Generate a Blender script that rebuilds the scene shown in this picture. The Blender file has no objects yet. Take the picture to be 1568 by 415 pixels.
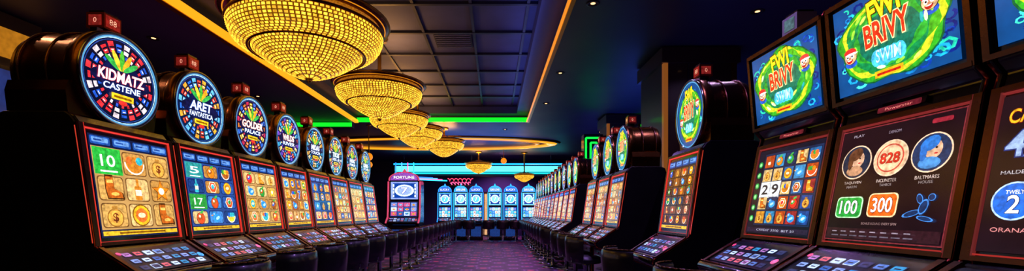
import bpy, math, random
from mathutils import Vector, Matrix
scene = bpy.context.scene
scene.view_settings.view_transform = 'Standard'
random.seed(11)
PI = math.pi
CAMH = 1.12

def lin(c):
    if isinstance(c, str):
        c = c.lstrip('#'); c = [int(c[i:i+2], 16)/255 for i in (0, 2, 4)]
    return tuple((x/12.92 if x <= .04045 else ((x+.055)/1.055)**2.4) for x in c)

# ------------------------------------------------------------ materials
MATS = {}
def newmat(name):
    m = bpy.data.materials.new(name); m.use_nodes = True
    MATS[name] = m
    return m, m.node_tree.nodes, m.node_tree.links, m.node_tree.nodes['Principled BSDF']

def pmat(name, col, rough=.5, metal=0, coat=0, noise=0, nscale=8):
    m, N, L, P = newmat(name)
    c = lin(col)
    P.inputs['Base Color'].default_value = (*c, 1)
    P.inputs['Roughness'].default_value = rough
    P.inputs['Metallic'].default_value = metal
    P.inputs['Coat Weight'].default_value = coat
    P.inputs['Coat Roughness'].default_value = .08
    if noise:
        tc = N.new('ShaderNodeTexCoord'); n = N.new('ShaderNodeTexNoise'); n.inputs['Scale'].default_value = nscale
        n.inputs['Detail'].default_value = 4
        r = N.new('ShaderNodeMapRange'); r.inputs['To Min'].default_value = 1-noise; r.inputs['To Max'].default_value = 1+noise
        mx = N.new('ShaderNodeVectorMath'); mx.operation = 'SCALE'; mx.inputs[0].default_value = c
        L.new(tc.outputs['Object'], n.inputs['Vector']); L.new(n.outputs['Fac'], r.inputs['Value'])
        L.new(r.outputs['Result'], mx.inputs['Scale']); L.new(mx.outputs['Vector'], P.inputs['Base Color'])
        r2 = N.new('ShaderNodeMapRange'); r2.inputs['To Min'].default_value = max(0, rough-.08); r2.inputs['To Max'].default_value = rough+.1
        L.new(n.outputs['Fac'], r2.inputs['Value']); L.new(r2.outputs['Result'], P.inputs['Roughness'])
    return m

def attrmat(name, strength, noise, sampling, nsc=38):
    m, N, L, P = newmat(name)
    P.inputs['Base Color'].default_value = (.005, .005, .007, 1)
    P.inputs['Roughness'].default_value = .18
    a = N.new('ShaderNodeAttribute'); a.attribute_name = 'Col'
    tc = N.new('ShaderNodeTexCoord'); n = N.new('ShaderNodeTexNoise'); n.inputs['Scale'].default_value = nsc; n.inputs['Detail'].default_value = 3
    r = N.new('ShaderNodeMapRange'); r.inputs['From Min'].default_value = .3; r.inputs['From Max'].default_value = .7
    r.inputs['To Min'].default_value = 1-noise; r.inputs['To Max'].default_value = 1+noise
    mx = N.new('ShaderNodeVectorMath'); mx.operation = 'SCALE'
    L.new(tc.outputs['Object'], n.inputs['Vector']); L.new(n.outputs['Fac'], r.inputs['Value'])
    L.new(a.outputs['Color'], mx.inputs[0]); L.new(r.outputs['Result'], mx.inputs['Scale'])
    L.new(mx.outputs['Vector'], P.inputs['Emission Color'])
    P.inputs['Emission Strength'].default_value = strength
    m.cycles.emission_sampling = sampling
    return m

attrmat('screen_base', 1.25, .22, 'AUTO', 12)
attrmat('screen_art', 1.6, .45, 'NONE', 50)
attrmat('neon', 3.0, 0, 'AUTO')
attrmat('bead', 2.2, .5, 'NONE', 14)
attrmat('bead_back', 1.9, .5, 'AUTO')
pmat('cabinet_black', '#08080f', .24, coat=.7, noise=.3, nscale=5)
pmat('cabinet_side', '#07070e', .36, coat=.3, noise=.4, nscale=3)
pmat('bronze', '#6a4838', .26, metal=1, noise=.3, nscale=10)
pmat('drum_bronze', '#7a4c28', .26, metal=1, noise=.25, nscale=4)
pmat('chrome', '#9aa0b0', .15, metal=1, noise=.05)
pmat('copper_red', '#b04434', .3, metal=1, noise=.2)
pmat('leather', '#0e0e18', .32, coat=.4, noise=.4, nscale=20)
pmat('gold', '#a8782a', .3, metal=1, noise=.2)
pmat('ceil_navy', '#282a4c', .5, noise=.25, nscale=1.5)
pmat('ceil_tile', '#4a4e78', .7, noise=.5, nscale=2.2)
pmat('ceil_beam', '#161834', .5, noise=.2)
pmat('ceil_step', '#343a6a', .5, noise=.2)  # lighter blue puts the light on the tray step into its colour
pmat('vent', '#0c0e18', .6, noise=.2)
pmat('wall_dark', '#1c1420', .6, noise=.4, nscale=1.2)
pmat('wall_far', '#28285a', .6, noise=.4, nscale=1.2)
pmat('wood_dark', '#2e1c14', .35, noise=.4, nscale=3, coat=.2)
pmat('white_plastic', '#a8b0b8', .4, noise=.05)
pmat('black_panel', '#08080e', .5, noise=.2)

def carpet():
    m, N, L, P = newmat('carpet')
    tc = N.new('ShaderNodeTexCoord')
    mp = N.new('ShaderNodeMapping'); mp.inputs['Rotation'].default_value = (0, 0, PI/4); mp.inputs['Scale'].default_value = (2.4, 2.4, 2.4)
    v = N.new('ShaderNodeTexVoronoi'); v.inputs['Scale'].default_value = 1.0; v.inputs['Randomness'].default_value = .25; v.distance = 'MANHATTAN'
    cr = N.new('ShaderNodeValToRGB'); e = cr.color_ramp.elements
    e[0].position = 0; e[0].color = (*lin('#ff7070'), 1)
    e[1].position = .20; e[1].color = (*lin('#b04058'), 1)
    for p, c in ((.27, '#3c1c48'), (.45, '#84508c'), (.5, '#4a2458'), (.7, '#261034')):
        x = e.new(p); x.color = (*lin(c), 1)
    n = N.new('ShaderNodeTexNoise'); n.inputs['Scale'].default_value = 14; n.inputs['Detail'].default_value = 6
    mr = N.new('ShaderNodeMapRange'); mr.inputs['To Min'].default_value = .3; mr.inputs['To Max'].default_value = 1.7
    mx = N.new('ShaderNodeVectorMath'); mx.operation = 'SCALE'
    L.new(tc.outputs['Object'], mp.inputs['Vector']); L.new(mp.outputs['Vector'], v.inputs['Vector'])
    L.new(v.outputs['Distance'], cr.inputs['Fac']); L.new(tc.outputs['Object'], n.inputs['Vector'])
    L.new(n.outputs['Fac'], mr.inputs['Value']); L.new(mr.outputs['Result'], mx.inputs['Scale'])
    L.new(cr.outputs['Color'], mx.inputs[0]); L.new(mx.outputs['Vector'], P.inputs['Base Color'])
    P.inputs['Roughness'].default_value = .6
carpet()

# ------------------------------------------------------------ mesh builder
class MB:
    def __init__(s):
        s.v = []; s.f = []; s.m = []; s.c = []; s.s = []; s.mats = []
    def add(s, verts, faces, mat, col='#ffffff', smooth=False):
        b = len(s.v); s.v += [tuple(p) for p in verts]
        if mat not in s.mats: s.mats.append(mat)
        mi = s.mats.index(mat)
        c = lin(col) if isinstance(col, str) else col
        for f in faces:
            s.f.append([b+i for i in f]); s.m.append(mi); s.c.append(c); s.s.append(smooth)
    def box(s, x0, x1, y0, y1, z0, z1, mat, col='#ffffff'):
        v = [(x, y, z) for z in (z0, z1) for y in (y0, y1) for x in (x0, x1)]
        s.add(v, [(0,2,3,1),(4,5,7,6),(0,1,5,4),(2,6,7,3),(0,4,6,2),(1,3,7,5)], mat, col)
    def prism(s, prof, x0, x1, mat, col='#ffffff'):
        n = len(prof)
        v = [(x0, y, z) for y, z in prof]+[(x1, y, z) for y, z in prof]
        f = [tuple(range(n)), tuple(range(2*n-1, n-1, -1))]
        f += [(i, i+n, (i+1) % n+n, (i+1) % n) for i in range(n)]
        s.add(v, f, mat, col)
    def lathe(s, prof, n, mat, M=Matrix(), col='#ffffff', smooth=True, a0=0, a1=2*PI):
        full = abs(a1-a0-2*PI) < 1e-6
        k = n if full else n+1
        v = []
        for i in range(k):
            a = a0+(a1-a0)*i/n
            for r, z in prof: v.append(M @ Vector((r*math.cos(a), r*math.sin(a), z)))
        m = len(prof); f = []
        for i in range(n):
            j = (i+1) % k
            for q in range(m-1): f.append((i*m+q, j*m+q, j*m+q+1, i*m+q+1))
        s.add(v, f, mat, col, smooth)
    def torus(s, R, r, mat, M=Matrix(), col='#ffffff', n=48, k=8, sx=1, sy=1):
        v = []; f = []
        for i in range(n):
            a = 2*PI*i/n
            for j in range(k):
                b = 2*PI*j/k; q = R+r*math.cos(b)
                v.append(M @ Vector((q*math.cos(a)*sx, q*math.sin(a)*sy, r*math.sin(b))))
        for i in range(n):
            for j in range(k):
                f.append((i*k+j, ((i+1) % n)*k+j, ((i+1) % n)*k+(j+1) % k, i*k+(j+1) % k))
        s.add(v, f, mat, col, True)
    def tube(s, pts, r, mat, col='#ffffff', k=6):
        for a, b in zip(pts, pts[1:]):
            a = Vector(a); b = Vector(b); d = (b-a).normalized()
            u = d.orthogonal().normalized(); w = d.cross(u)
            v = [p+u*r*math.cos(2*PI*j/k)+w*r*math.sin(2*PI*j/k) for p in (a, b) for j in range(k)]
            s.add(v, [(j, (j+1) % k, k+(j+1) % k, k+j) for j in range(k)]+[tuple(range(k)), tuple(range(2*k-1, k-1, -1))], mat, col, True)
    def mesh(s, name):
        me = bpy.data.meshes.new(name); me.from_pydata(s.v, [], s.f)
        for mn in s.mats: me.materials.append(MATS[mn])
        me.polygons.foreach_set('material_index', s.m)
        me.polygons.foreach_set('use_smooth', s.s)
        at = me.color_attributes.new('Col', 'FLOAT_COLOR', 'CORNER')
        buf = []
        for f, c in zip(s.f, s.c): buf += [c[0], c[1], c[2], 1.0]*len(f)
        at.data.foreach_set('color', buf)
        me.update(); return me

def obj(name, me, loc=(0, 0, 0), rot=(0, 0, 0), parent=None, bevel=0, scale=None):
    o = bpy.data.objects.new(name, me); scene.collection.objects.link(o)
    o.location = loc; o.rotation_euler = rot
    if scale: o.scale = scale
    if parent: o.parent = parent
    if bevel:
        b = o.modifiers.new('bevel', 'BEVEL'); b.width = bevel; b.segments = 2; b.limit_method = 'ANGLE'; b.angle_limit = .6
    return o

# ------------------------------------------------------------ text cache
TX = {}
def textgeo(body, off=0.0, shear=0.0):
    k = (body, off, shear)
    if k in TX: return TX[k]
    cu = bpy.data.curves.new('t', 'FONT'); cu.body = body; cu.offset = off; cu.shear = shear; cu.resolution_u = 3
    o = bpy.data.objects.new('t', cu); scene.collection.objects.link(o)
    dg = bpy.context.evaluated_depsgraph_get(); dg.update()
    me = bpy.data.meshes.new_from_object(o.evaluated_get(dg))
    vs = [(v.co.x, v.co.y) for v in me.vertices]; fs = [tuple(p.vertices) for p in me.polygons]
    bpy.data.objects.remove(o); bpy.data.curves.remove(cu); bpy.data.meshes.remove(me)
    TX[k] = (vs, fs); return TX[k]

class Art:
    """flat printed / displayed artwork on a plane"""
    def __init__(s, mb, O, U, W=1, R=(1, 0, 0)):
        s.mb = mb; s.O = Vector(O); s.U = Vector(U).normalized(); s.R = Vector(R); s.N = s.R.cross(s.U)
        s.l = 1
    def P(s, a, b): return s.O+s.R*a+s.U*b+s.N*(.0006*s.l)
    def poly(s, pts, col, mat='screen_art'):
        s.l += 1
        if s.l > 24: s.l = 4
        s.mb.add([s.P(*p) for p in pts], [tuple(range(len(pts)))], mat, col)
    def rect(s, a0, b0, a1, b1, col, mat='screen_art'): s.poly([(a0, b0), (a1, b0), (a1, b1), (a0, b1)], col, mat)
    def rrect(s, a0, b0, a1, b1, r, col, mat='screen_art'):
        pts = []
        for cx, cy, st in ((a1-r, b1-r, 0), (a0+r, b1-r, 1), (a0+r, b0+r, 2), (a1-r, b0+r, 3)):
            for i in range(4):
                a = (st+i/3)*PI/2; pts.append((cx+r*math.cos(a), cy+r*math.sin(a)))
        s.poly(pts, col, mat)
    def disc(s, cx, cy, r, col, sx=1, sy=1, n=20, a0=0, a1=2*PI, rot=0, mat='screen_art'):
        pts = []
        for i in range(n):
            a = a0+(a1-a0)*i/(n if a1-a0 > 6.28 else n-1)
            x = r*sx*math.cos(a); y = r*sy*math.sin(a)
            pts.append((cx+x*math.cos(rot)-y*math.sin(rot), cy+x*math.sin(rot)+y*math.cos(rot)))
        s.poly(pts, col, mat)
    def ring(s, cx, cy, r0, r1, col, sx=1, sy=1, n=32, a0=0, a1=2*PI, mat='screen_art'):
        s.l += 1
        v = []
        for i in range(n+1):
            a = a0+(a1-a0)*i/n
            for r in (r0, r1): v.append(s.P(cx+r*sx*math.cos(a), cy+r*sy*math.sin(a)))
        s.mb.add(v, [(2*i, 2*i+1, 2*i+3, 2*i+2) for i in range(n)], mat, col)
    def text(s, body, cx, cy, w, h, col, off=0, shear=0, rot=0, mat='screen_art'):
        vs, fs = textgeo(body, off, shear)
        rv, _ = textgeo(body, 0, shear)
        x0 = min(p[0] for p in rv); x1 = max(p[0] for p in rv); y0 = min(p[1] for p in rv); y1 = max(p[1] for p in rv)
        mx, my = (x0+x1)/2, (y0+y1)/2; kx = w/(x1-x0); ky = h/(y1-y0)
        s.l += 1
        out = []
        for x, y in vs:
            X = (x-mx)*kx; Y = (y-my)*ky
            out.append(s.P(cx+X*math.cos(rot)-Y*math.sin(rot), cy+X*math.sin(rot)+Y*math.cos(rot)))
        s.mb.add(out, fs, mat, col)
    def otext(s, body, cx, cy, w, h, col, oc, off=.05, shear=0, rot=0, bold=.014):
        s.text(body, cx, cy, w, h, oc, off, shear, rot)
        s.text(body, cx, cy, w, h, col, bold, shear, rot)

PAL = ['#e02820', '#f08018', '#f8c830', '#d84820', '#2f9038', '#2058c0', '#30a8b8', '#a0541e', '#e06828', '#c87820']
def icon(A, cx, cy, s, rg, kind=None):
    kind = kind or rg.choice(['fruit', 'boot', 'gem', 'seven', 'coin', 'star', 'bowl', 'bottle', 'bird', 'bag', 'boot', 'bowl', 'fruit'])
    c = rg.choice(PAL); c2 = rg.choice(PAL)
    if kind == 'fruit':
        A.disc(cx, cy-.1*s, .66*s, '#301008', n=14); A.disc(cx, cy-.1*s, .6*s, c, n=14)
        A.disc(cx-.1*s, cy-.0*s, .36*s, c2, sx=1.1, sy=.6, rot=.5, n=10)
        A.disc(cx-.18*s, cy+.12*s, .16*s, '#fff0d0', n=8); A.disc(cx+.2*s, cy+.58*s, .28*s, '#3aa040', sx=1.2, sy=.5, rot=.5, n=8)
    elif kind == 'boot':
        P = [(-.35, .75), (.15, .75), (.18, 0), (.7, -.25), (.75, -.6), (-.3, -.6), (-.4, 0)]
        A.poly([(cx+x*s*1.15, cy+y*s*1.15) for x, y in P], '#402008'); A.poly([(cx+x*s, cy+y*s) for x, y in P], rg.choice(['#c87018', '#e08a20', '#b85a18']))
        A.rect(cx-.3*s, cy+.35*s, cx+.12*s, cy+.55*s, '#f0c860'); A.disc(cx+.2*s, cy-.35*s, .2*s, '#f0b050', sx=1.5, sy=.6, n=8)
    elif kind == 'gem':
        A.disc(cx, cy, .72*s, '#f4e8c0', n=6); A.disc(cx, cy, .62*s, c, n=6); A.disc(cx, cy+.08*s, .34*s, '#ffffff', n=6); A.disc(cx, cy+.04*s, .28*s, c2, n=6)
    elif kind == 'seven':
        A.otext(rg.choice(['7', 'A', 'K', 'Q', 'J']), cx, cy, .85*s, 1.25*s, c, '#fff4d0', .06, 0, 0, .03)
    elif kind == 'coin':
        A.disc(cx, cy, .74*s, '#7a4a10', n=16); A.disc(cx, cy, .66*s, '#f0b020', n=16); A.disc(cx, cy, .48*s, c, n=16); A.disc(cx, cy, .3*s, '#f8e8b0', sy=.6, n=12)
    elif kind == 'star':
        A.poly([(cx+s*(.85 if i % 2 == 0 else .38)*math.sin(i*PI/5), cy+s*(.85 if i % 2 == 0 else .38)*math.cos(i*PI/5)) for i in range(10)], '#5a2808')
        A.poly([(cx+s*(.75 if i % 2 == 0 else .34)*math.sin(i*PI/5), cy+s*(.75 if i % 2 == 0 else .34)*math.cos(i*PI/5)) for i in range(10)], c)
        A.disc(cx, cy, .26*s, '#fff8d8', n=8)
    elif kind == 'bowl':
        A.disc(cx, cy+.1*s, .8*s, '#fff0e0', n=12, a0=PI, a1=2*PI); A.disc(cx, cy+.1*s, .7*s, c, n=12, a0=PI, a1=2*PI)
        for i in (-1, 0, 1): A.disc(cx+i*.38*s, cy+.25*s, .29*s, rg.choice(PAL), n=8)
    elif kind == 'bottle':
        A.rrect(cx-.28*s, cy-.7*s, cx+.28*s, cy+.25*s, .1*s, c); A.rect(cx-.1*s, cy+.2*s, cx+.1*s, cy+.75*s, c); A.rect(cx-.24*s, cy-.4*s, cx+.24*s, cy, '#f8e8c8')
    elif kind == 'bird':
        A.disc(cx, cy-.1*s, .5*s, '#2a8ad8', sx=1.3, n=14); A.disc(cx-.4*s, cy+.3*s, .3*s, '#2a8ad8', n=10); A.poly([(cx-.65*s, cy+.3*s), (cx-1.0*s, cy+.2*s), (cx-.65*s, cy+.12*s)], '#f8a020')
        A.disc(cx-.45*s, cy+.36*s, .08*s, '#ffffff', n=6); A.disc(cx+.1*s, cy-.1*s, .3*s, '#a8e0f8', sx=1.2, sy=.6, rot=.4, n=10)
    elif kind == 'bag':
        A.disc(cx, cy-.15*s, .6*s, '#8a5a20', n=14); A.disc(cx, cy-.15*s, .52*s, '#e0a040', n=14); A.rect(cx-.2*s, cy+.3*s, cx+.2*s, cy+.6*s, '#b07830'); A.text('$', cx, cy-.15*s, .35*s, .6*s, '#6a2a10', .03)

def grid_art(A, W, H, cols, rows, theme='cream', seed=0, special=None):
    rg = random.Random(seed)
    A.l = 0; A.rect(-W/2, 0, W/2, H, '#101a40', 'screen_base')
    cb = {'cream': '#c89858', 'blue': '#2a4a98', 'dark': '#3a1c18', 'tan': '#a87038'}[theme]
    A.rect(-W/2+.008, H*.075, W/2-.008, H*.885, cb, 'screen_base')
    n = 4 if cols < 5 else 5
    for i in range(n):
        A.l = 2
        a = -W/2+W*(i+.06)/n; A.rrect(a, H*.905, a+W/n*.88, H*.985, .008, '#1c4898'); A.rrect(a+.01, H*.925, a+W/n*.88-.012, H*.972, .006, '#5c88c8')
        A.rect(a+.02, H*.94, a+W/n*.5, H*.955, '#1a3a80')
    gx = W-.02; gy = H*.80
    for r in range(rows):
        for c in range(cols):
            x0 = -gx/2+gx*c/cols; y0 = H*.08+gy*r/rows; cw = gx/cols; ch = gy/rows
            t = {'cream': rg.choice(['#d8b070', '#c89850', '#e0c080', '#b88440']), 'blue': rg.choice(['#2850a0', '#183470', '#3a78c0', '#c8a870', '#b07838']),
                 'dark': rg.choice(['#5a2a1a', '#3a1410', '#7a4420', '#203050']), 'tan': rg.choice(['#d0a060', '#b07030', '#984c20', '#d8b878', '#405c90'])}[theme]
            e = .04*cw
            A.l = 2; A.rrect(x0+e, y0+e, x0+cw-e, y0+ch-e, .1*cw, '#6a4420' if theme != 'blue' else '#101c50'); A.rrect(x0+1.8*e, y0+1.8*e, x0+cw-1.8*e, y0+ch-1.8*e, .1*cw, t)
            if special and (r, c) in special:
                k, txt, colr = special[(r, c)]
                A.rect(x0+.2*e, y0+.2*e, x0+cw-.2*e, y0+ch-.2*e, k); A.text(txt, x0+cw/2, y0+ch*.52, cw*.50, ch*.42, colr, .01)
                A.rect(x0+cw*.2, y0+ch*.1, x0+cw*.8, y0+ch*.16, colr)
            else:
                icon(A, x0+cw/2, y0+ch/2, min(cw, ch)*.58, rg)
    A.l = 3
    A.rect(-W/2+.01, H*.018, W/2-.01, H*.06, '#d8a820'); A.rect(-W*.3, H*.03, W*.3, H*.048, '#7a4a00')

def wheel_art(A, R, seed, words, cols, bg='#0a0c28'):
    rg = random.Random(seed)
    A.disc(0, 0, R, bg, n=48, mat='screen_base')
    n = 24
    for i in range(n):
        a0 = 2*PI*i/n; a1 = a0+2*PI/n*.68
        A.l = 2; A.ring(0, 0, R*.66, R*(.90 if i % 2 else .85), cols[i % len(cols)], a0=a0, a1=a1, n=2)
        A.ring(0, 0, R*.55, R*.63, cols[(i+1) % len(cols)], a0=a0, a1=a0+.1, n=1)
        A.ring(0, 0, R*.75, R*.79, '#0a0a20', a0=a0, a1=a1, n=2)
        A.ring(0, 0, R*.71, R*.73, '#f0f0f0', a0=a0+.04, a1=a1-.04, n=1)
    A.l = 3
    A.ring(0, 0, R*.93, R*.95, '#203c88', n=48); A.ring(0, 0, R*.975, R*1.0, '#a8d0f0', n=48)
    A.disc(0, 0, R*.54, '#0c1240', n=24)
    A.disc(0, 0, R*.80, '#10103a', sy=.30, n=28)
    A.l = 6
    for k in (-2, -1, 0, 1, 2):
        an = k*.5; x = R*.28*math.sin(an); y = R*.24+R*.24*math.cos(an)
        A.disc(x, y, R*.25, ['#30a040', '#e8c030', '#48b030', '#f0a020', '#38a848'][k+2], sx=.26, sy=1, rot=-an, n=12)
    A.l = 12
    A.otext(words[0], 0, R*.08, R*(1.26 if len(words[0]) > 5 else .95), R*.24, '#ffffff', cols[0], .05, .15, .03, .025)
    A.otext(words[1], 0, -R*.17, R*1.0, R*.14, '#e8f4ff', '#2050c0', .04, .1, .03, .02)
    A.rect(-R*.30, -R*.46, R*.30, -R*.32, '#e8c020'); A.rect(-R*.24, -R*.42, R*.24, -R*.37, '#8a5a00')
    A.disc(0, -R*.52, R*.06, '#e03028', sx=2, n=10)

def face_icon(A, cx, cy, s, hat):
    A.disc(cx, cy-.9*s, .9*s, '#2050c0', sy=.6, n=14)
    A.disc(cx, cy, s, '#281008', n=16); A.disc(cx, cy, .92*s, '#e0b080', n=16)
    A.disc(cx, cy+.55*s, .95*s, hat, sy=.55, n=14); A.disc(cx+.2*s, cy+.3*s, 1.0*s, '#ffffff', sy=.16, n=12)
    for d in (-.35, .35):
        A.disc(cx+d*s, cy, .26*s, '#ffffff', n=10); A.disc(cx+d*s, cy, .13*s, '#101010', n=8)
    A.disc(cx, cy-.2*s, .16*s, '#c07858', n=8)
    A.disc(cx, cy-.4*s, .48*s, '#b01818', n=12, a0=PI, a1=2*PI); A.disc(cx, cy-.42*s, .34*s, '#ffffff', sy=.4, n=10, a0=PI, a1=2*PI)

def carnival_art(A, cx, cy, W, H, seed, circ=False):
    rg = random.Random(seed)
    if circ: A.disc(cx, cy, W/2, '#0a4c90', n=40, mat='screen_base')
    else: A.rect(cx-W/2, cy-H/2, cx+W/2, cy+H/2, '#0a4c90', 'screen_base')
    for i in range(110):
        a = rg.uniform(-.46, .46)*W; b = rg.uniform(-.44, .44)*H
        if circ and math.hypot(a/W, b/H) > .40: continue
        q = rg.uniform(.6, 1.4)
        A.l = 2; A.ring(cx+a, cy+b, .028*W*q, .05*W*q, rg.choice(['#18a0e0', '#20c8e0', '#0838a0', '#40e0c8', '#1078c0', '#20c0a0', '#041c70', '#041c70']), n=7, a0=rg.uniform(0, 6), a1=rg.uniform(7, 10), sy=.7)
    k = .88 if circ else 1
    A.l = 3
    asp = H/W
    def wob(r, col, j):
        n = 40; pts = []
        for i in range(n):
            t = 2*PI*i/n; q = r*W*k*(1+.05*math.sin(5*t+j)+.03*math.sin(9*t+2*j)); pts.append((cx+q*math.cos(t), cy+q*asp*math.sin(t)))
        A.poly(pts, col)
    wob(.465, '#0c5c30', 0); wob(.45, '#30a020', 0); wob(.42, '#c8d028', 1); wob(.385, '#48a820', 2); wob(.35, '#0c8044', 0); wob(.31, '#2ca030', 3); wob(.26, '#0a6850', 1)
    for i in range(18):
        t = rg.uniform(0, 6.28); q = rg.uniform(.27, .40)*W*k; A.l = 11
        A.disc(cx+q*math.cos(t), cy+q*asp*math.sin(t), .024*W, rg.choice(['#f0f060', '#a0f040', '#e8f8c0', '#188838', '#20a0a0']), sx=1.7, sy=.6, rot=t+1.57, n=8)
    A.l = 10
    face_icon(A, cx-.34*W*k, cy-.08*H, .066*W, '#e02828'); A.l = 10; face_icon(A, cx+.34*W*k, cy+.12*H, .066*W, '#e83838')
    for dx in (-.10, -.05, .0, .05, .10): A.l = 12; A.disc(cx+dx*W, cy-.21*H, .048*W, '#48c0e8', sy=1.4, n=12)
    A.l = 15
    A.otext('FWI', cx-.01*W, cy+.30*H, .26*W, .22*H, '#f8d820', '#3a1400', .075, 0, .10, .035); A.l = 17
    A.otext('BRIVY', cx, cy+.06*H, .37*W, .23*H, '#d83018', '#fff0a0', .065, 0, .05, .03); A.l = 19
    A.otext('SWIM', cx+.01*W, cy-.20*H, .21*W, .13*H, '#b8f0ff', '#1878b0', .04, 0, -.05); A.l = 17
    A.rect(cx-.12*W, cy-.42*H, cx+.12*W, cy-.35*H, '#f0a818'); A.rect(cx-.1*W, cy-.40*H, cx+.1*W, cy-.375*H, '#c02010')

def portraits_art(A, W, H):
    A.rect(-W/2, 0, W/2, H, '#1a0812', 'screen_base')
    for (x0, y0, x1, y1) in ((-W/2, 0, W/2, .005), (-W/2, H-.005, W/2, H), (-W/2, 0, -W/2+.004, H), (W/2-.004, 0, W/2, H)): A.rect(x0, y0, x1, y1, '#70242c')
    for k, x in enumerate((-.31, 0, .31)):
        cx = x*W; cy = H*.70; r = .145*W
        A.l = 3; A.disc(cx, cy, r, '#e8c0a0', n=28); A.disc(cx, cy, r*.93, ['#1a2438', '#e0b088', '#182c50'][k], n=28)
        if k == 1:
            A.disc(cx, cy, r*.78, '#b84838', n=24); A.disc(cx, cy, r*.7, '#e8b890', n=24); A.otext('828', cx, cy, r*1.1, r*.55, '#c03020', '#401008', .04, 0, 0, .025)
        else:
            A.disc(cx+.1*r, cy+.15*r, r*.42, '#d0a080', sy=1.15, n=16); A.disc(cx-.1*r, cy+.45*r, r*.5, ['#5a3420', '#2468b8'][k//2], sy=.7, n=14, rot=.5)
            A.disc(cx, cy-.52*r, r*.55, ['#b08060', '#4080c0'][k//2], sy=.55, n=14); A.disc(cx-.35*r, cy, r*.18, ['#5a3420', '#2060b0'][k//2], sy=2.4, n=12)
            A.disc(cx+.26*r, cy+.2*r, r*.06, '#201010', n=6); A.disc(cx+.28*r, cy-.08*r, r*.1, '#b03030', sy=.5, n=6)
        A.l = 3
        A.text(['TAQUIVEN', 'INCLINETER', 'BALTMARES'][k], cx, H*.515, .17*W, .014, '#c0a8a0', 0); A.text(['NARIN', 'TAMBOS', 'HOUSE'][k], cx, H*.478, .10*W, .011, '#908080', 0)
    A.l = 3
    A.rrect(-.43*W, H*.20, -.17*W, H*.39, .02, '#b0e8b0'); A.rrect(-.42*W, H*.21, -.18*W, H*.38, .018, '#209838'); A.otext('100', -.30*W, H*.295, .17*W, .06, '#ffffff', '#0c5020', .05)
    A.l = 3
    A.rrect(-.12*W, H*.21, .13*W, H*.41, .02, '#ffd8a0'); A.rrect(-.11*W, H*.22, .12*W, H*.40, .018, '#e05c18'); A.otext('300', .005*W, H*.31, .17*W, .06, '#ffffff', '#902808', .05)
    A.l = 4
    for dx, dy, sx, sy, ro in ((.25, .24, 1.6, .5, .3), (.33, .29, .7, 1.3, -.3), (.38, .36, .6, .6, 0), (.30, .35, .5, .9, .4), (.36, .20, 1.4, .4, -.2)):
        A.disc(dx*W, dy*H, .045*W, '#3a78c8', sx=sx, sy=sy, rot=ro, n=12); A.disc(dx*W, dy*H, .035*W, '#102850', sx=sx, sy=sy, rot=ro, n=12)
    A.l = 3
    A.text('BONUS ROUND EVERY SPIN', 0, H*.155, .3*W, .010, '#907070', 0); A.text('PLAY', -.33*W, H*.94, .10*W, .012, '#a090a0', 0); A.text('DENOM', 0, H*.92, .10*W, .012, '#807080', 0)
    A.rrect(.28*W, H*.92, .42*W, H*.955, .006, '#902030')
    A.rect(-W/2+.01, H*.02, W/2-.01, H*.11, '#2a1018')
    for i in range(9): A.rect(-.42*W+i*.095*W, H*.04, -.42*W+i*.095*W+.07*W, H*.05, '#5a5060'); A.rect(-.42*W+i*.095*W, H*.075, -.42*W+i*.095*W+.05*W, H*.085, '#887888')

def jack_art(A, W, H):
    A.rect(-W/2, 0, W/2, H, '#1c0a14', 'screen_base')
    A.l = 3; A.otext('CATA', -.34*W, H*.86, .22*W, .045, '#f8b020', '#701808', .05)
    A.l = 3; A.otext('4X', -.32*W, H*.68, .24*W, .08, '#90a8d0', '#203070', .05)
    A.l = 3; A.disc(-.35*W, H*.32, .115*W, '#b0d0f0', n=24); A.disc(-.35*W, H*.32, .105*W, '#1860c8', n=24); A.otext('2', -.35*W, H*.30, .06*W, .055, '#ffffff', '#0a2060', .04); A.text('TWELY', -.35*W, H*.375, .09*W, .012, '#ffffff', .01)
    A.l = 3; A.otext('CAT', .2*W, H*.75, .4*W, .12, '#f07020', '#ffe080', .06); A.text('MALDERALS', -.34*W, H*.50, .20*W, .012, '#b8b0b8', 0)
    A.text('ORANA', -.35*W, H*.14, .18*W, .014, '#d08080', 0)
    icon(A, .25*W, H*.35, .09*W, random.Random(4), 'coin')

def reels_art(A, W, H, seed=3):
    rg = random.Random(seed)
    A.rect(-W/2, 0, W/2, H, '#0c1024', 'screen_base')
    A.rect(-.38*W, .10*H, .48*W, .95*H, '#182a50', 'screen_base')
    for i in range(6):
        A.l = 3; A.disc(-.44*W, (.18+i*.13)*H, .035*W, '#209040', n=12); A.disc(-.44*W, (.18+i*.13)*H, .02*W, '#90e890', n=10)
    for r in range(5):
        for c in range(5):
            x0 = -.37*W+c*.168*W; y0 = .11*H+r*.165*H
            if r == 2 and c in (0, 1):
                A.l = 3; A.rect(x0+.001, y0-.01, x0+.165*W, y0+.17*H, '#d8dce0'); A.text('29'[c], x0+.085*W, y0+.08*H, .10*W, .11*H, '#202430', .02)
                continue
            t = rg.choice(['#205890', '#a84018', '#142850', '#c08028', '#882028', '#2c78a8', '#c8a870', '#183c80'])
            A.l = 3; A.rect(x0+.003, y0+.003, x0+.16*W, y0+.158*H, '#0a0e20'); A.rect(x0+.006, y0+.006, x0+.155*W, y0+.153*H, t); icon(A, x0+.083*W, y0+.08*H, .08*W, rg)
    A.l = 3; A.rect(-.48*W, .02*H, .48*W, .07*H, '#201830'); A.text('CREDIT 3500  BET 50', 0, .045*H, .6*W, .012, '#a0a0b8', 0)

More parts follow.
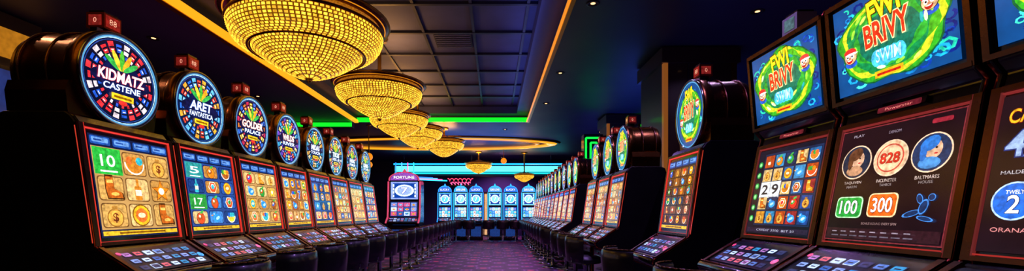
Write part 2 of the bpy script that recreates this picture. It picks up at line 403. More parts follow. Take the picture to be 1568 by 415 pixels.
# ------------------------------------------------------------ slot cabinets
def deck_art(A, W, D, seed):
    rg = random.Random(seed)
    A.rrect(-W*.46, D*.08, W*.46, D*.92, .015, '#0a0a18')
    for r in range(3):
        for c in range(7):
            x = -W*.36+c*W*.115; y = D*(.22+r*.24)
            A.l = 4; col = rg.choice(['#4868b0', '#7890d8', '#3058a8', '#a068b0', '#b8d0f8', '#2880b8', '#282e58', '#c05060'])
            A.rrect(x-W*.045, y-D*.08, x+W*.045, y+D*.08, .006, '#a8b8e0' if rg.random() < .15 else '#181e3c'); A.rrect(x-W*.038, y-D*.062, x+W*.038, y+D*.062, .005, col)
            A.rect(x-W*.022, y-D*.02, x+W*.022, y+D*.01, '#181c38')
    A.l = 5; A.disc(W*.41, D*.4, W*.035, rg.choice(['#e04040', '#40a0ff', '#ff60a0']), n=14)
    A.disc(-W*.42, D*.75, W*.022, '#f04080', n=10)

PROF_ROUND = [(.45, 0), (-.10, 0), (-.10, .10), (-.13, .14), (-.15, .60), (-.33, .66), (-.40, .69), (-.425, .72), (-.425, .75), (-.40, .765), (-.17, .915), (-.15, .93), (-.05, 1.62), (-.02, 1.66), (.03, 1.68), (.38, 1.68), (.43, 1.66), (.45, 1.60)]
PROF_RECT = [(.45, 0), (-.06, 0), (-.06, .10), (-.09, .14), (-.11, .62), (-.27, .70), (-.33, .73), (-.345, .76), (-.345, .79), (-.32, .81), (-.10, .945), (-.08, .96), (.03, 1.53), (.045, 1.58), (.01, 1.62), (-.035, 2.08), (-.02, 2.11), (.10, 2.12), (.20, 2.05), (.28, 1.7), (.40, 1.62), (.45, 1.5)]

def cabinet_mesh(prof, W, name, rnd):
    mb = MB()
    mb.prism(prof, -W/2+.012, W/2-.012, 'cabinet_black')
    for sx in (-1, 1):
        cheeks = [(y*.97+(.008 if y < 0 else -.01), z) for y, z in prof if z > .05]
        a, b = (sx*W/2, sx*(W/2-.013)); mb.prism(cheeks, min(a, b), max(a, b), 'cabinet_side')
    yb = -.155 if rnd else -.115
    mb.box(-W*.42, W*.42, yb, yb+.03, .18, .56, 'cabinet_side')
    mb.box(-W*.36, W*.36, yb-.006, yb+.01, .24, .50, 'cabinet_black')
    mb.box(-W*.08, W*.08, yb-.012, yb+.01, .52, .545, 'bronze')
    return mb.mesh(name)

def rail(mb, p, q, W, w, t, mat, col='#ffffff'):
    d = Vector((0, q[0]-p[0], q[1]-p[1])).normalized(); nrm = Vector((0, -d.z, d.y))
    for sx in (-1, 1):
        x0, x1 = sx*(W/2-w), sx*W/2
        a = Vector((0, p[0], p[1])); b = Vector((0, q[0], q[1]))
        v = []
        for base in (a, b):
            for x in (x0, x1):
                for k in (-.01, t): v.append(base+Vector((x, 0, 0))+nrm*k)
        mb.add(v, [(0,1,3,2),(4,6,7,5),(0,4,5,1),(2,3,7,6),(1,5,7,3),(0,2,6,4)], mat, col)

def crossbar(mb, P, U, W, h, t, mat, col='#ffffff'):
    d = Vector((0, U[0], U[1])).normalized(); nrm = Vector((0, -d.z, d.y)); a = Vector((0, P[0], P[1]))
    v = []
    for k1 in (0, h):
        for x in (-W/2, W/2):
            for k in (-.01, t): v.append(a+d*k1+Vector((x, 0, 0))+nrm*k)
    mb.add(v, [(0,1,3,2),(4,6,7,5),(0,4,5,1),(2,3,7,6),(1,5,7,3),(0,2,6,4)], mat, col)

def frame_mesh(kind, W, name):
    mb = MB()
    if kind == 'round': p, q, dk0, dk1 = (-.15, .93), (-.05, 1.62), (-.41, .76), (-.17, .915)
    else: p, q, dk0, dk1 = (-.08, .96), (.03, 1.53), (-.33, .805), (-.10, .945)
    rail(mb, p, q, W+.012, .028, .012, 'bronze'); rail(mb, p, q, W-.046, .006, .012, 'neon', '#8c1c14' if kind == 'round' else '#3c1010')
    prof = PROF_ROUND if kind == 'round' else PROF_RECT
    seam = [(y, z) for y, z in prof[3:(13 if kind == 'round' else 17)]]
    for sx in (-1, 1):
        mb.tube([(sx*(W/2+.002), y-.004, z) for y, z in seam], .006, 'copper_red')
        if kind == 'round': mb.tube([(sx*(W/2+.004), y+.008, z) for y, z in ((-.15, .95), (-.05, 1.60))], .004, 'neon', '#7c2014')
    U = (q[0]-p[0], q[1]-p[1]); L = math.hypot(*U); u = (U[0]/L, U[1]/L)
    crossbar(mb, p, U, W-.05, .016, .014, 'bronze')
    crossbar(mb, (q[0]-u[0]*.02, q[1]-u[1]*.02), U, W-.05, .02, .014, 'bronze')
    crossbar(mb, (p[0]+u[0]*.02, p[1]+u[1]*.02), U, W-.06, .004, .013, 'neon', '#681410')
    crossbar(mb, (q[0]-u[0]*.028, q[1]-u[1]*.028), U, W-.06, .005, .013, 'neon', '#a02420' if kind == 'round' else '#501414')
    rail(mb, dk0, dk1, W+.012, .026, .014, 'bronze')
    M = Matrix.Translation((0, dk0[0]-.01, dk0[1]-.02)) @ Matrix.Rotation(PI/2, 4, 'Y')
    mb.lathe([(0, -W/2-.004), (.02, -W/2-.004), (.032, -W/2+.01), (.032, W/2-.01), (.02, W/2+.004), (0, W/2+.004)], 14, 'cabinet_black', M)
    mb.tube([(-W/2, dk0[0]-.012, dk0[1]+.013), (W/2, dk0[0]-.012, dk0[1]+.013)], .006, 'bronze')
    if kind == 'rect':
        p, q = (.005, 1.625), (-.035, 2.085)
        rail(mb, p, q, W+.014, .022, .016, 'bronze')
        U = (q[0]-p[0], q[1]-p[1])
        crossbar(mb, p, U, W, .018, .018, 'bronze'); crossbar(mb, (q[0], q[1]-.012), U, W, .022, .018, 'bronze')
        crossbar(mb, (.036, 1.545), (.01, .03), W*.36, .028, .016, 'cabinet_side')
        A = Art(mb, (0, .018, 1.548), (0, .2, 1)); A.rrect(-W*.16, 0, W*.16, .024, .006, '#5a1420'); A.text('Powerstar', 0, .012, W*.20, .012, '#d07068', 0)
    return mb.mesh(name)

DR = .293; DZ = 1.94
def drum_mesh(name):
    mb = MB()
    M = Matrix.Translation((0, 0, DZ)) @ Matrix.Rotation(PI/2, 4, 'X')   # local z -> -y
    mb.lathe([(0, -.42), (.22, -.42), (.262, -.40), (.275, -.36), (.275, -.09), (.285, -.08), (DR, -.06), (DR+.004, -.02), (DR, .005), (.275, .012), (.268, -.004), (0, -.004)], 56, 'drum_bronze', M)
    mb.torus(.283, .010, 'chrome', Matrix.Translation((0, -.010, DZ)) @ Matrix.Rotation(PI/2, 4, 'X'), n=64)
    mb.torus(.268, .004, 'neon', Matrix.Translation((0, -.012, DZ)) @ Matrix.Rotation(PI/2, 4, 'X'), '#386c90', n=64)
    mb.torus(.279, .008, 'bronze', Matrix.Translation((0, .18, DZ)) @ Matrix.Rotation(PI/2, 4, 'X'), n=64)
    mb.torus(.279, .008, 'bronze', Matrix.Translation((0, .34, DZ)) @ Matrix.Rotation(PI/2, 4, 'X'), n=64)
    for sx in (-1, 1):
        pts = [(sx*.30, 1.66), (sx*.315, 1.80), (sx*.30, 1.86), (sx*.265, 1.84), (sx*.22, 1.74), (sx*.15, 1.68), (sx*.12, 1.66)]
        v = [(x, .03, z) for x, z in pts]+[(x, .37, z) for x, z in pts]; n = len(pts)
        mb.add(v, [tuple(range(n)), tuple(range(2*n-1, n-1, -1))]+[(i, i+n, (i+1) % n+n, (i+1) % n) for i in range(n)], 'drum_bronze')
    for sx in (-1, 1): mb.box(sx*.12-.02, sx*.12+.02, .02, .06, DZ+.25, DZ+.285, 'chrome')
    return mb.mesh(name)

def beacon_mesh(name, z, kind='red', y=.06):
    mb = MB()
    mb.box(-.03, .03, y, y+.08, z-.02, z+.03, 'cabinet_black')
    mb.box(-.06, .06, y-.01, y+.10, z+.03, z+.125, 'copper_red' if kind == 'red' else 'white_plastic')
    mb.box(-.05, .05, y, y+.09, z+.125, z+.14, 'cabinet_black')
    if kind == 'red':
        A = Art(mb, (0, y-.0105, z+.03), (0, 0, 1)); A.rect(-.05, .012, .05, .085, '#7a1810'); A.text('88', 0, .05, .05, .035, '#f0a888', 0)
        B = Art(mb, (-.0605, y+.045, z+.03), (0, 0, 1), R=(0, -1, 0)); B.rect(-.04, .015, .04, .08, '#601410'); B.text('0', 0, .048, .02, .03, '#d08870', 0)
        B = Art(mb, (.0605, y+.045, z+.03), (0, 0, 1), R=(0, 1, 0)); B.rect(-.04, .015, .04, .08, '#601410'); B.text('0', 0, .048, .02, .03, '#d08870', 0)
    else:
        A = Art(mb, (0, y-.0105, z+.03), (0, 0, 1)); A.rect(-.04, .015, .04, .08, '#405860')
    return mb.mesh(name)

WL, WR = .665, .60
MESH = {
 'cabR': cabinet_mesh(PROF_ROUND, WL, 'cabinet_round', True), 'frR': frame_mesh('round', WL, 'trim_round'),
 'cabQ': cabinet_mesh(PROF_RECT, WR, 'cabinet_upright', False), 'frQ': frame_mesh('rect', WR, 'trim_upright'),
 'drum': drum_mesh('topper_drum'), 'bcR': beacon_mesh('beacon', 2.225), 'bcQ': beacon_mesh('sensor_box', 2.10, 'white', .02), 'bcQr': beacon_mesh('beacon_b', 2.10, 'red', .02)}

TOP = [(('KIDMATZ', 'CASTENE'), ['#d02830', '#d8c8d0', '#2050c0', '#e03038']), (('ARET', 'FANTASTICA'), ['#2a6ad8', '#e8a030', '#d04028', '#60b8f0']),
       (('GOLDER', 'PALACE'), ['#e87828', '#3060c8', '#f0c850', '#c02850']), (('WILDS', 'RIVER'), ['#e05030', '#38a0d8', '#f0d080', '#7040c0']),
       (('MIDAS', 'TOUCH'), ['#2a78d8', '#e8a030', '#f0d8a0', '#2090c0']), (('TIKIS', 'ISLE'), ['#48b0d0', '#f0c030', '#e05838', '#e0e8e8']),
       (('FARAO', 'FIRE'), ['#50a0e0', '#e84860', '#f0d060', '#3048b0']), (('LUNAR', 'STAR'), ['#b8d8f0', '#3070d0', '#50c8d0', '#e0b050'])]
VAR = {}
def variant(kind, i):
    k = (kind, i)
    if k in VAR: return VAR[k]
    if kind == 'round':
        up = MB(); A = Art(up, (0, -.0035, DZ), (0, 0, 1)); A.N = Vector((0, -1, 0))
        if i >= 100: carnival_art(A, 0, 0, .53, .53, i, True)
        else:
            w, c = TOP[i % len(TOP)]; wheel_art(A, .265, i, w, c, ['#0a0c28', '#081840', '#1a1030', '#101850'][i % 4])
        lo = MB(); p = Vector((0, -.15, .93)); U = Vector((0, .10, .69)).normalized()
        A = Art(lo, p+U*.045+Vector((0, -.004, 0)), U)
        cfg = [(3, 3, 'cream'), (3, 4, 'blue'), (3, 4, 'cream'), (4, 4, 'tan'), (3, 4, 'blue'), (4, 5, 'tan'), (3, 4, 'cream'), (4, 4, 'blue')]
        if i >= 100: c = (4, 6, 'dark') if i == 100 else (4, 5, 'tan')
        else: c = cfg[i % 8]
        sp = None
        if i == 0: sp = {(2, 0): ('#28a838', '10', '#ffffff')}
        if i == 1: sp = {(1, 0): ('#2a8a38', '17', '#ffffff'), (3, 0): ('#2a8a8a', '5', '#ffffff')}
        grid_art(A, .575, .60, c[0], c[1], c[2], i*7+3, sp)
        p = Vector((0, -.40, .765)); U = Vector((0, .23, .15)); W = WL
    else:
        up = MB(); p = Vector((0, .005, 1.625)); U = Vector((0, -.04, .46)).normalized()
        A = Art(up, p+U*.03+Vector((0, -.008, 0)), U); carnival_art(A, 0, .205, .53, .40, i)
        lo = MB(); p = Vector((0, -.08, .96)); U = Vector((0, .11, .57)).normalized()
        A = Art(lo, p+U*.035+Vector((0, -.006, 0)), U)
        [portraits_art, reels_art, jack_art][i](A, .535, .51)
        p = Vector((0, -.32, .81)); U = Vector((0, .22, .135)); W = WR
    D = U.length; dk = MB(); A = Art(dk, p+Vector((0, -.002, .004)), U); deck_art(A, W, D, i)
    VAR[k] = (up.mesh('topper_screen'), lo.mesh('main_screen'), dk.mesh('button_deck')); return VAR[k]

def machine(kind, i, loc, rot, wscale=1, beacon=True):
    e = obj('slot_machine', None, loc, (0, 0, rot)); e.empty_display_size = .2; e.scale = (wscale, 1, 1)
    r = kind == 'round'
    obj('cabinet', MESH['cabR' if r else 'cabQ'], parent=e, bevel=.010); obj('trim', MESH['frR' if r else 'frQ'], parent=e)
    if r: obj('topper_drum', MESH['drum'], parent=e)
    u, l, d = variant(kind, i)
    obj('topper_screen', u, parent=e); obj('main_screen', l, parent=e); obj('button_panel', d, parent=e)
    if beacon: obj('beacon', MESH['bcR'] if r else MESH['bcQ' if i == 1 else 'bcQr'], parent=e)
    return e

XL, XR = -2.35, 1.65
left_y = [2.68+.72*i for i in range(8)]
for i, y in enumerate(left_y): machine('round', i, (XL, y, 0), PI/2)
machine('rect', 2, (XR, 1.127, 0), -PI/2); machine('rect', 0, (XR, 1.765, 0), -PI/2); machine('rect', 1, (XR, 2.405, 0), -PI/2)
ry = [3.6, 5.50, 6.20, 6.98]; y = 8.7
while y < 17.2: ry.append(y); y += .72
for k, y in enumerate(ry): machine('round', (100 if k == 0 else 101) if k < 5 else (100+k % 2 if k % 3 else k % 8), (XR, y, 0), -PI/2, .9)

# ------------------------------------------------------------ stools
def stool_mesh():
    mb = MB()
    mb.lathe([(0, 0), (.21, 0), (.215, .012), (.19, .022), (.05, .035), (.03, .05), (.03, .42), (.05, .46), (.10, .475), (0, .475)], 28, 'chrome')
    mb.torus(.15, .009, 'chrome', Matrix.Translation((0, 0, .2)), n=28)
    for a in (0, PI/2, PI, 1.5*PI): mb.tube([(0, 0, .2), (.15*math.cos(a), .15*math.sin(a), .2)], .006, 'chrome')
    mb.lathe([(0, .47), (.18, .47), (.215, .485), (.225, .515), (.21, .545), (.16, .56), (0, .565)], 28, 'leather')
    prof = [(.205, .50), (.215, .60), (.222, .74), (.228, .80), (.245, .815), (.262, .80), (.27, .74), (.262, .62), (.25, .50), (.22, .485), (.205, .50)]
    a0, a1 = 1.5*PI-1.25, 1.5*PI+1.25
    mb.lathe(prof, 20, 'leather', a0=a0, a1=a1)
    for a in (a0, a1):
        mb.add([(r*math.cos(a), r*math.sin(a), z) for r, z in prof[:-1]], [tuple(range(len(prof)-1))], 'leather')
    v = [((.246)*math.cos(a0+(a1-a0)*i/16), (.246)*math.sin(a0+(a1-a0)*i/16), .818) for i in range(17)]
    mb.tube(v, .006, 'bronze')
    for sx in (-1, 1): mb.tube([(sx*.12, -.10, .48), (sx*.13, -.20, .50), (sx*.135, -.215, .56)], .012, 'chrome')
    return mb.mesh('slot_stool')
SM = stool_mesh()
ly = left_y+[left_y[-1]+.78*(k+1) for k in range(11)]
for y in ly: obj('slot_stool', SM, (-1.70, y, 0), (0, 0, PI/2))
for y in [1.127, 1.765, 2.405]+ry: obj('slot_stool', SM, (1.17, y, 0), (0, 0, -PI/2))

# ------------------------------------------------------------ tower machines at the far end
def tower_mesh(seed, main, accent, word, glow='#2080f0', low=None):
    rg = random.Random(seed); mb = MB(); W = .56
    low = low or [main, '#e0f4ff', accent]
    prof = [(.35, 0), (-.22, 0), (-.24, .08), (-.26, .62), (-.42, .70), (-.42, .76), (-.24, .90), (-.18, 1.35), (-.16, 1.38), (-.16, 1.9), (-.10, 1.96), (.30, 1.96), (.35, 1.9)]
    mb.prism(prof, -W/2, W/2, 'cabinet_black')
    pts = [(-W/2+.02, 1.94)]+[(-(W/2-.02)*math.cos(PI*i/12), 1.98+.20*math.sin(PI*i/12)) for i in range(13)]+[(W/2-.02, 1.94)]
    n = len(pts); mb.add([(x, -.19, z) for x, z in pts]+[(x, -.08, z) for x, z in pts], [tuple(range(n)), tuple(range(2*n-1, n-1, -1))]+[(i, i+n, (i+1) % n+n, (i+1) % n) for i in range(n)], 'cabinet_black')
    A = Art(mb, (0, -.192, 1.95), (0, 0, 1))
    A.poly([((x)*.92, (z-1.95)*.9+.008) for x, z in pts], accent); A.otext(word, 0, .085, .36, .075, '#ffffff', '#401040', .05)
    mb.tube([(x, -.195, z) for x, z in pts], .014, 'neon', glow)
    mb.lathe([(0, 2.16), (.03, 2.18), (.035, 2.22), (.02, 2.25), (0, 2.29)], 10, 'neon', Matrix.Translation((0, -.13, 0)), glow)
    for sx in (-1, 1): mb.tube([(sx*W/2, -.17, 1.92), (sx*W/2, -.19, 1.38), (sx*W/2, -.25, .9), (sx*W/2, -.43, .74)], .016, 'neon', glow)
    A = Art(mb, (0, -.163, 1.39), (0, 0, 1)); A.rect(-.24, .02, .24, .52, main, 'screen_base'); A.rect(-.20, .06, .20, .48, '#1040a0', 'screen_base')
    A.disc(0, .27, .17, '#d8f4ff', n=20); A.disc(0, .27, .13, main, n=20); A.otext('7', 0, .27, .11, .17, '#ffffff', '#2040a0', .05)
    for sx in (-1, 1):
        for j in range(4): A.l = 4; A.rect(sx*.19-.012, .08+j*.1, sx*.19+.012, .15+j*.1, '#e0f8ff')
    A = Art(mb, (0, -.246, .90), (0, .06, .45)); A.rect(-.24, .02, .24, .44, '#103070', 'screen_base')
    for i in range(4):
        for j in range(3): A.l = 3; A.rect(-.225+i*.115, .04+j*.13, -.125+i*.115, .155+j*.13, rg.choice(low)); icon(A, -.175+i*.115, .098+j*.13, .045, rg)
    A = Art(mb, (0, -.425, .765), (0, .18, .14)); deck_art(A, W, .22, seed)
    A = Art(mb, (0, -.268, .1), (0, 0, 1)); A.rect(-.2, .05, .2, .45, '#102a60')
    return mb.mesh('tower_cabinet')
TM = [tower_mesh(1, '#58c8f8', '#2868e0', 'LUCKY'), tower_mesh(2, '#80e0ff', '#4898ff', 'DELUXE', '#1890d0')]
for k, x in enumerate([-2.02, -1.38, -.76, .0, .64, 1.36, 1.98]):
    obj('slot_machine', TM[k % 2], (x, 17.4, 0))
obj('slot_machine', tower_mesh(6, '#90a8f0', '#8040a0', 'FORTUNE', '#882840', ['#b8d0ff', '#e8e0ff', '#7088d0', '#3050a0', '#c05080']), (-2.80, 13.4, 0), scale=(1.75, 1.3, 1.08))
for x in (-.25, .30, .80, -1.0, -1.5): obj('slot_stool', SM, (x, 16.4, 0), (0, 0, 0))

# ------------------------------------------------------------ room shell
X0, X1, Y0, Y1, HC = -8.0, 6.0, -2.0, 20.5, 3.57
def boxobj(name, b, mat, col='#ffffff'):
    mb = MB(); mb.box(*b, mat, col); return obj(name, mb.mesh(name))
boxobj('floor', (X0, X1, Y0, Y1, -.1, 0), 'carpet')
boxobj('wall_left', (X0-.1, X0, Y0, Y1, 0, 4.1), 'wall_dark'); boxobj('wall_right', (X1, X1+.1, Y0, Y1, 0, 4.1), 'wall_dark')
boxobj('wall_far', (X0, X1, Y1, Y1+.1, 0, 4.1), 'wall_far'); boxobj('wall_back', (X0, X1, Y0-.1, Y0, 0, 4.1), 'wall_dark')
TX0, TX1, TY0, TY1 = -3.74, .88, -1.5, 11.6
mb = MB()
mb.box(X0, TX0, Y0, Y1, HC, 4.0, 'ceil_navy'); mb.box(TX1, X1, Y0, Y1, HC, 4.0, 'ceil_navy')
mb.box(TX0, TX1, Y0, TY0, HC, 4.0, 'ceil_navy'); mb.box(TX0, TX1, TY1, Y1, HC, 4.0, 'ceil_navy')
mb.box(TX0, TX1, TY0, TY1, 3.95, 4.0, 'ceil_tile')
s = .30
mb.box(TX1-s, TX1, TY0, TY1, 3.74, 3.95, 'ceil_step'); mb.box(TX0, TX0+s, TY0, TY1, 3.74, 3.95, 'ceil_step'); mb.box(TX0+s, TX1-s, TY1-s, TY1, 3.74, 3.95, 'ceil_step')
y = .2
while y < TY1-s:
    mb.box(TX0+s, TX1-s, y, y+.05, 3.91, 3.95, 'ceil_beam'); y += .92
x = TX0+s+.75
while x < TX1-s-.1:
    mb.box(x, x+.04, TY0, TY1-s, 3.915, 3.95, 'ceil_beam'); x += .78
for vx, vy in ((-.98, 4.0), (-.2, 4.9), (-.98, 6.7), (-1.76, 2.1)):
    mb.box(vx, vx+.6, vy, vy+.6, 3.93, 3.951, 'vent')
    for k in range(7): mb.box(vx+.02, vx+.58, vy+.04+k*.08, vy+.065+k*.08, 3.92, 3.935, 'ceil_tile')
obj('ceiling', mb.mesh('ceiling'))
mb = MB()
mb.box(TX1-.03, TX1+.001, TY0, TY1, HC-.005, HC+.03, 'neon', '#98560a'); mb.box(TX1-.001, TX1+.05, TY0, TY1, HC-.02, HC+.02, 'gold')
mb.box(TX0-.06, TX0+.03, TY0, TY1, HC-.02, HC+.05, 'neon', '#b0700e'); mb.box(TX0-.14, TX0-.06, TY0, TY1, HC-.03, HC, 'gold')
obj('trim_1', mb.mesh('led_trim'))
mb = MB()
mb.box(TX0, TX1, TY1-.03, TY1, HC, HC+.12, 'neon', '#08a818'); mb.box(-6.3, TX0-.15, TY1-.05, TY1, HC-.12, HC-.02, 'neon', '#08a818'); mb.box(-6.35, TX0-.15, TY1-.0, TY1+.2, HC-.14, HC, 'ceil_beam')
mb.box(3.6, 5.6, TY1-.05, TY1, HC-.12, HC-.02, 'neon', '#08a818'); mb.box(3.55, 5.65, TY1, TY1+.2, HC-.14, HC, 'ceil_beam')  # right strip stands in for green glow reflected on the ceiling
obj('trim_2', mb.mesh('green_led_trim'))
mb = MB()
M = Matrix.Translation((-2.1, 15.0, HC-.05))
mb.torus(1, .045, 'neon', M, '#b07010', n=96, sx=4.1, sy=1.25)
mb.torus(1, .05, 'gold', Matrix.Translation((-2.1, 15.0, HC-.01)), n=96, sx=4.2, sy=1.33)
mb.torus(1, .02, 'neon', M, '#804c0c', n=96, sx=3.6, sy=.98)
obj('trim_3', mb.mesh('oval_cove_trim'))
# gold lit soffit carried on a pillar at the left
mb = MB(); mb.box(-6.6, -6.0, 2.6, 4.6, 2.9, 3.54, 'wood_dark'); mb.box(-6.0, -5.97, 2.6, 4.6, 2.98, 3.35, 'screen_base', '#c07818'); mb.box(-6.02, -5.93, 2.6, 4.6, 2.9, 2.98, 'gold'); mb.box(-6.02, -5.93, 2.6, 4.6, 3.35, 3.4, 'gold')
mb.box(-6.6, -6.1, 2.6, 2.9, 0, 2.9, 'wood_dark')
mb.box(-6.5, -5.95, 4.6, 5.6, 0, 2.2, 'wood_dark'); mb.box(-6.5, -5.95, 4.6, 5.6, 2.2, 2.9, 'cabinet_black'); mb.box(-6.5, -5.95, 4.6, 5.6, 2.9, 3.54, 'wood_dark')
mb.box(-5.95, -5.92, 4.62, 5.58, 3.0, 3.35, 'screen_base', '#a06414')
A = Art(mb, (-5.945, 5.1, 2.25), (0, 0, 1), R=(0, 1, 0)); A.rect(-.45, .05, .45, .6, '#1a2a60', 'screen_base'); icon(A, -.2, .35, .2, random.Random(3), 'fruit'); icon(A, .22, .33, .2, random.Random(5), 'coin')
obj('gold_lit_soffit_pillar', mb.mesh('gold_lit_soffit_pillar'))
def column(name, x0, x1, y0, y1):
    mb = MB(); mb.box(x0, x1, y0, y1, 0, 3.54, 'wood_dark'); mb.box(x0-.05, x1+.05, y0-.05, y1+.05, 0, .25, 'ceil_beam'); mb.box(x0-.05, x1+.05, y0-.05, y1+.05, HC-.25, 3.54, 'wood_dark')
    mb.box(x0-.015, x0+.05, y0-.015, y0+.05, .25, HC-.25, 'neon', '#4c280a'); mb.box(x1-.06, x1+.015, y0-.015, y0+.06, .25, HC-.25, 'gold')
    for k in (1, 2): mb.box(x0+(x1-x0)*k/3-.01, x0+(x1-x0)*k/3+.01, y0-.01, y0, .25, HC-.25, 'ceil_beam')
    obj(name, mb.mesh(name))
column('column', 2.50, 3.55, 6.3, 7.3); column('column', 2.80, 3.6, 10.6, 11.4)
mb = MB(); x0, x1, yy = 2.30, 2.75, 10.8
mb.box(x0-.05, x1-.01, yy, yy+.3, 0, 3.1, 'cabinet_black')
for a in (0, .12):
    mb.tube([(x0+a, yy-.02, 1.4), (x0+a, yy-.02, 3.0-a), (x1-.06-a, yy-.02, 3.0-a), (x1-.06-a, yy-.02, 1.4)], .024, 'neon', '#08c030')
obj('green_neon_frame', mb.mesh('green_neon_frame'))
mb = MB()
mb.box(-4.2, 2.95, 18.0, 18.6, 2.66, 3.2, 'ceil_beam'); mb.box(-4.2, 2.95, 17.93, 18.0, 2.84, 3.06, 'neon', '#48d0c8')
mb.tube([(-4.25, 17.9, 3.14), (2.9, 17.9, 3.14)], .035, 'neon', '#1088c8'); mb.tube([(-4.2, 17.9, 2.76), (2.9, 17.9, 2.76)], .03, 'neon', '#10a8b8')
for xx in (-3.9, -1.0, 2.4): mb.tube([(xx, 18.3, 3.2), (xx, 18.3, HC)], .04, 'ceil_beam')
for k in range(4):
    mb.tube([(-4.15+k*.25, 17.85, 3.2), (-4.15+k*.25, 17.85, 2.62-.04*k), (-2.6+k*.2, 17.85, 2.56-.04*k)], .025, 'neon', ['#2060e0', '#4090ff', '#c03880', '#20b0e0'][k])
obj('led_bulkhead_sign', mb.mesh('led_bulkhead'))
mb = MB()
for r, (zz, w, cc) in enumerate(((.17, 1.0, '#e03050'), (.03, .8, '#e04878'))):
    pts = []
    for i in range(60):
        t = i/59; pts.append((-1.38-w/2+w*t+.035*math.sin(t*38), 17.0, 2.24+zz+.055*math.cos(t*38+r)))
    mb.tube(pts, .015, 'neon', cc)
mb.box(-1.95, -.8, 17.02, 17.06, 2.17, 2.2, 'cabinet_black'); mb.tube([(-1.9, 17.04, 2.17), (-1.9, 17.35, 2.0)], .015, 'cabinet_black'); mb.tube([(-.85, 17.04, 2.17), (-.85, 17.35, 2.0)], .015, 'cabinet_black')
obj('neon_sign', mb.mesh('neon_sign'))
mb = MB(); mb.box(-.56, -.16, 20.40, 20.47, 0, 2.1, 'wood_dark'); mb.box(-.50, -.22, 20.37, 20.40, .05, 2.0, 'screen_base', '#e0a878'); mb.box(-.37, -.34, 20.35, 20.37, .05, 2.0, 'wood_dark')
obj('door_1', mb.mesh('door_1'))
mb = MB()
for k, x in enumerate((-6.5, -5.2, -3.9, 3.4, 4.6)):
    mb.box(x, x+.5, 20.41, 20.47, .6, 2.3, 'ceil_beam'); mb.box(x+.06, x+.44, 20.39, 20.41, .7, 2.2, 'screen_base', ['#183078', '#501848', '#102a60', '#183078', '#501848'][k])
obj('wall_display_panels', mb.mesh('wall_display_panels'))
for gx, gy, gz in ((-3.55, 12.0, 2.68), (-4.3, 14.6, 2.75), (.33, 16.0, 3.05)):
    mb = MB(); r = .11
    mb.lathe([(r*math.cos(-PI/2+PI*i/10), gz+r*math.sin(-PI/2+PI*i/10)) for i in range(11)], 18, 'neon', col='#a05808')
    mb.tube([(0, 0, gz+r), (0, 0, HC)], .012, 'gold'); mb.lathe([(0, HC-.03), (.06, HC-.02), (.07, HC), (0, HC)], 14, 'gold')
    obj('globe_pendant_lamp', mb.mesh('globe_pendant_lamp'), (gx, gy, 0))

# ------------------------------------------------------------ chandeliers
def chandelier_mesh():
    mb = MB()
    def upper(t): return (1-.24*t**1.7, -.29*math.sin(t*PI/2*.95))
    def lower(t): return (.70*(1-t)**.62+.02, -.29-.36*t)
    for fn, rows, n0 in ((upper, 10, 100), (lower, 14, 78)):
        pr = [fn(k/28) for k in range(29)]
        mb.lathe([(r*.982, z+.006) for r, z in pr], 64, 'bead_back', col='#502a02')
        for k in range(rows):
            t0, t1 = (k+.16)/rows, (k+.84)/rows; (ra, za), (rb, zb) = fn(t0), fn(t1)
            rm = (ra+rb)/2; n = max(8, int(n0*rm/(1.0 if fn is upper else .7)))
            hw = PI/n*.68
            for i in range(n):
                a = 2*PI*(i+.5*(k % 2))/n
                def q(r, an, z): return (r*math.cos(an), r*math.sin(an), z)
                zo = (za+zb)/2-.006
                g = .45+.85*random.random(); c = lin('#ffba30'); c = (c[0]*g, c[1]*g, c[2]*g)
                mb.add([q(ra, a-hw, za), q(ra, a+hw, za), q(rb, a+hw, zb), q(rb, a-hw, zb), q(rm*1.012, a, zo)], [(0, 1, 4), (1, 2, 4), (2, 3, 4), (3, 0, 4)], 'bead', c)
    def tor(R, r, z, mat, col='#ffffff'): mb.torus(R, r, mat, Matrix.Translation((0, 0, z)), col, n=72, k=8)
    tor(1.0, .024, .012, 'drum_bronze'); tor(.755, .018, -.295, 'drum_bronze'); tor(.03, .02, -.65, 'gold')
    mb.lathe([(.70, -.285), (.755, -.285)], 64, 'drum_bronze')
    mb.lathe([(0, -.71), (.03, -.69), (.035, -.66), (.0, -.64)], 12, 'gold')
    mb.lathe([(.95, .0), (.93, .06), (.98, .10)], 72, 'bead_back', col='#7a4408')
    mb.lathe([(.90, .08), (1.0, .10), (1.08, .13), (1.10, .16), (1.06, .18), (.95, .20), (.60, .27), (.30, .34), (.22, .40), (0, .40)], 72, 'drum_bronze')
    tor(1.095, .014, .155, 'gold'); tor(1.03, .008, .112, 'neon', '#905408'); tor(.86, .014, .215, 'gold'); tor(.6, .012, .27, 'gold')
    return mb.mesh('chandelier_bowl')
CM = chandelier_mesh()
def chandelier(x, y, zr, R, ztop, e_=20):
    e = obj('chandelier', None, (x, y, zr)); e.empty_display_size = .2
    obj('bowl', CM, parent=e, scale=(R, R, R))
    mb = MB(); h = ztop-zr; mb.tube([(0, 0, .36*R), (0, 0, h)], .03, 'gold', k=10); mb.lathe([(0, h-.06), (.12, h-.05), (.14, h), (0, h)], 20, 'gold')
    obj('stem', mb.mesh('stem'), parent=e)
    l = bpy.data.lights.new('uplight', 'AREA'); l.shape = 'DISK'; l.size = R*1.2; l.energy = e_; l.color = (1, .45, .12)
    o = bpy.data.objects.new('uplight', l); scene.collection.objects.link(o); o.parent = e; o.location = (0, 0, .44*R); o.rotation_euler = (PI, 0, 0)
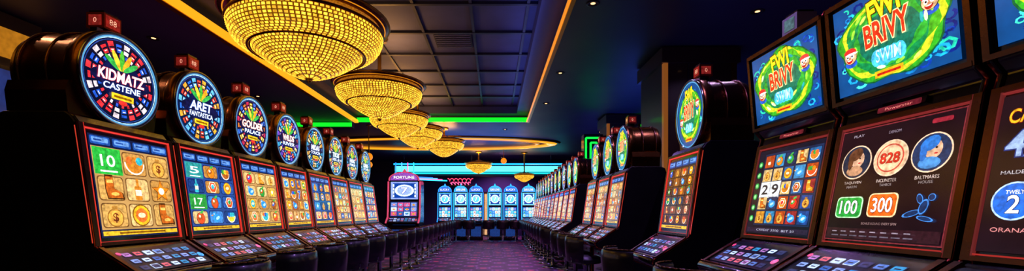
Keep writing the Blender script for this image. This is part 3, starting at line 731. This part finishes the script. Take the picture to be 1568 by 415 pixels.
for x, y, zr, R, zt in [(-2.03, 4.66, 3.08, .78, 3.95), (-1.88, 6.95, 3.08, .68, 3.95), (-2.02, 9.0, 3.08, .60, 3.95), (-1.90, 10.5, 3.09, .60, 3.95), (-1.48, 12.4, 3.10, .58, HC),
                     (-.66, 17.2, 3.02, .52, HC), (1.2, 17.5, 2.62, .40, HC), (-2.1, 1.3, 3.12, .78, 3.95)]: chandelier(x, y, zr, R, zt)  # last one is out of view, added for its reflections

# ------------------------------------------------------------ downlights
def spot(x, y, col, e, ang=70, z=HC):
    mb = MB(); mb.lathe([(.07, 0), (.08, -.008), (.06, -.012), (.05, -.002), (0, -.002)], 20, 'black_panel'); mb.lathe([(.028, -.004), (0, -.004)], 16, 'neon', col=(1, .5, .2))
    f = obj('ceiling_downlight', mb.mesh('downlight'), (x, y, z))
    l = bpy.data.lights.new('spot', 'SPOT'); l.energy = e; l.color = col; l.spot_size = math.radians(ang*2); l.spot_blend = .6; l.shadow_soft_size = .05
    o = bpy.data.objects.new('bulb', l); scene.collection.objects.link(o); o.parent = f; o.location = (0, 0, -.03)
PUR = (.95, .28, .9)
for y in (12.6, 14.0, 16.0, 19): spot(0.3, y, PUR, 380)  # purple spots added to brighten the aisle carpet; fixtures invented
for y in (2.5, 5, 7.5, 9.6): spot(1.15, y, (.5, .26, 1), 90 if y < 6 else 160)  # violet spots added along the aisle, fixtures invented as well
for x, y in ((2.2, 4.0), (3.2, 5.2), (3.9, 8.5), (4.6, 6.5), (3.2, 13)): spot(x, y, (.6, .4, .9), 30)
for x, y in ((-4.6, 3.4), (-4.8, 6.0), (-5, 9), (-5, 13)): spot(x, y, (1, .42, .2), 55)

def area(name, loc, rot, sx, sy, col, e):
    l = bpy.data.lights.new(name, 'AREA'); l.shape = 'RECTANGLE'; l.size = sx; l.size_y = sy; l.energy = e; l.color = col
    o = bpy.data.objects.new(name, l); scene.collection.objects.link(o); o.location = loc; o.rotation_euler = rot
area('added_uplight_right', (3.2, 9.6, 2.2), (PI, 0, 0), .5, 7, (.06, .13, 1), 42)  # added blue fill for the right ceiling, no cove here
area('added_uplight_near', (3.6, 3.0, 2.2), (PI, 0, 0), .5, 3, (.4, .14, .8), 8)  # added violet fill for the near ceiling, no real fixture
area('added_uplight_left', (-4.2, 7.0, 2.35), (PI, 0, 0), .5, 6, (.5, .06, .25), 10)  # added dim red fill for the left ceiling, no real fixture
area('added_uplight_mid', (-.5, 14.6, 2.75), (PI, 0, 0), 3, 1.0, (.04, .2, 1), 50)  # added blue fill for the far ceiling, source unseen
area('added_uplight_tray', (.45, 6, 3.60), (PI, 0, 0), .3, 10, (.2, .25, 1), 11)  # added blue fill for the tray, source unseen from below

w = bpy.data.worlds.new('World'); scene.world = w; w.use_nodes = True
w.node_tree.nodes['Background'].inputs[0].default_value = (.01, .012, .03, 1); w.node_tree.nodes['Background'].inputs[1].default_value = .3

cam = bpy.data.cameras.new('Camera'); co = bpy.data.objects.new('Camera', cam); scene.collection.objects.link(co)
co.location = (0, 0, CAMH); co.rotation_euler = (PI/2, 0, 0)
cam.sensor_width = 36; cam.sensor_fit = 'HORIZONTAL'; cam.lens = 15.0; cam.shift_x = 32/1920; cam.shift_y = 144/1920; cam.clip_start = .05; cam.clip_end = 100
scene.camera = co
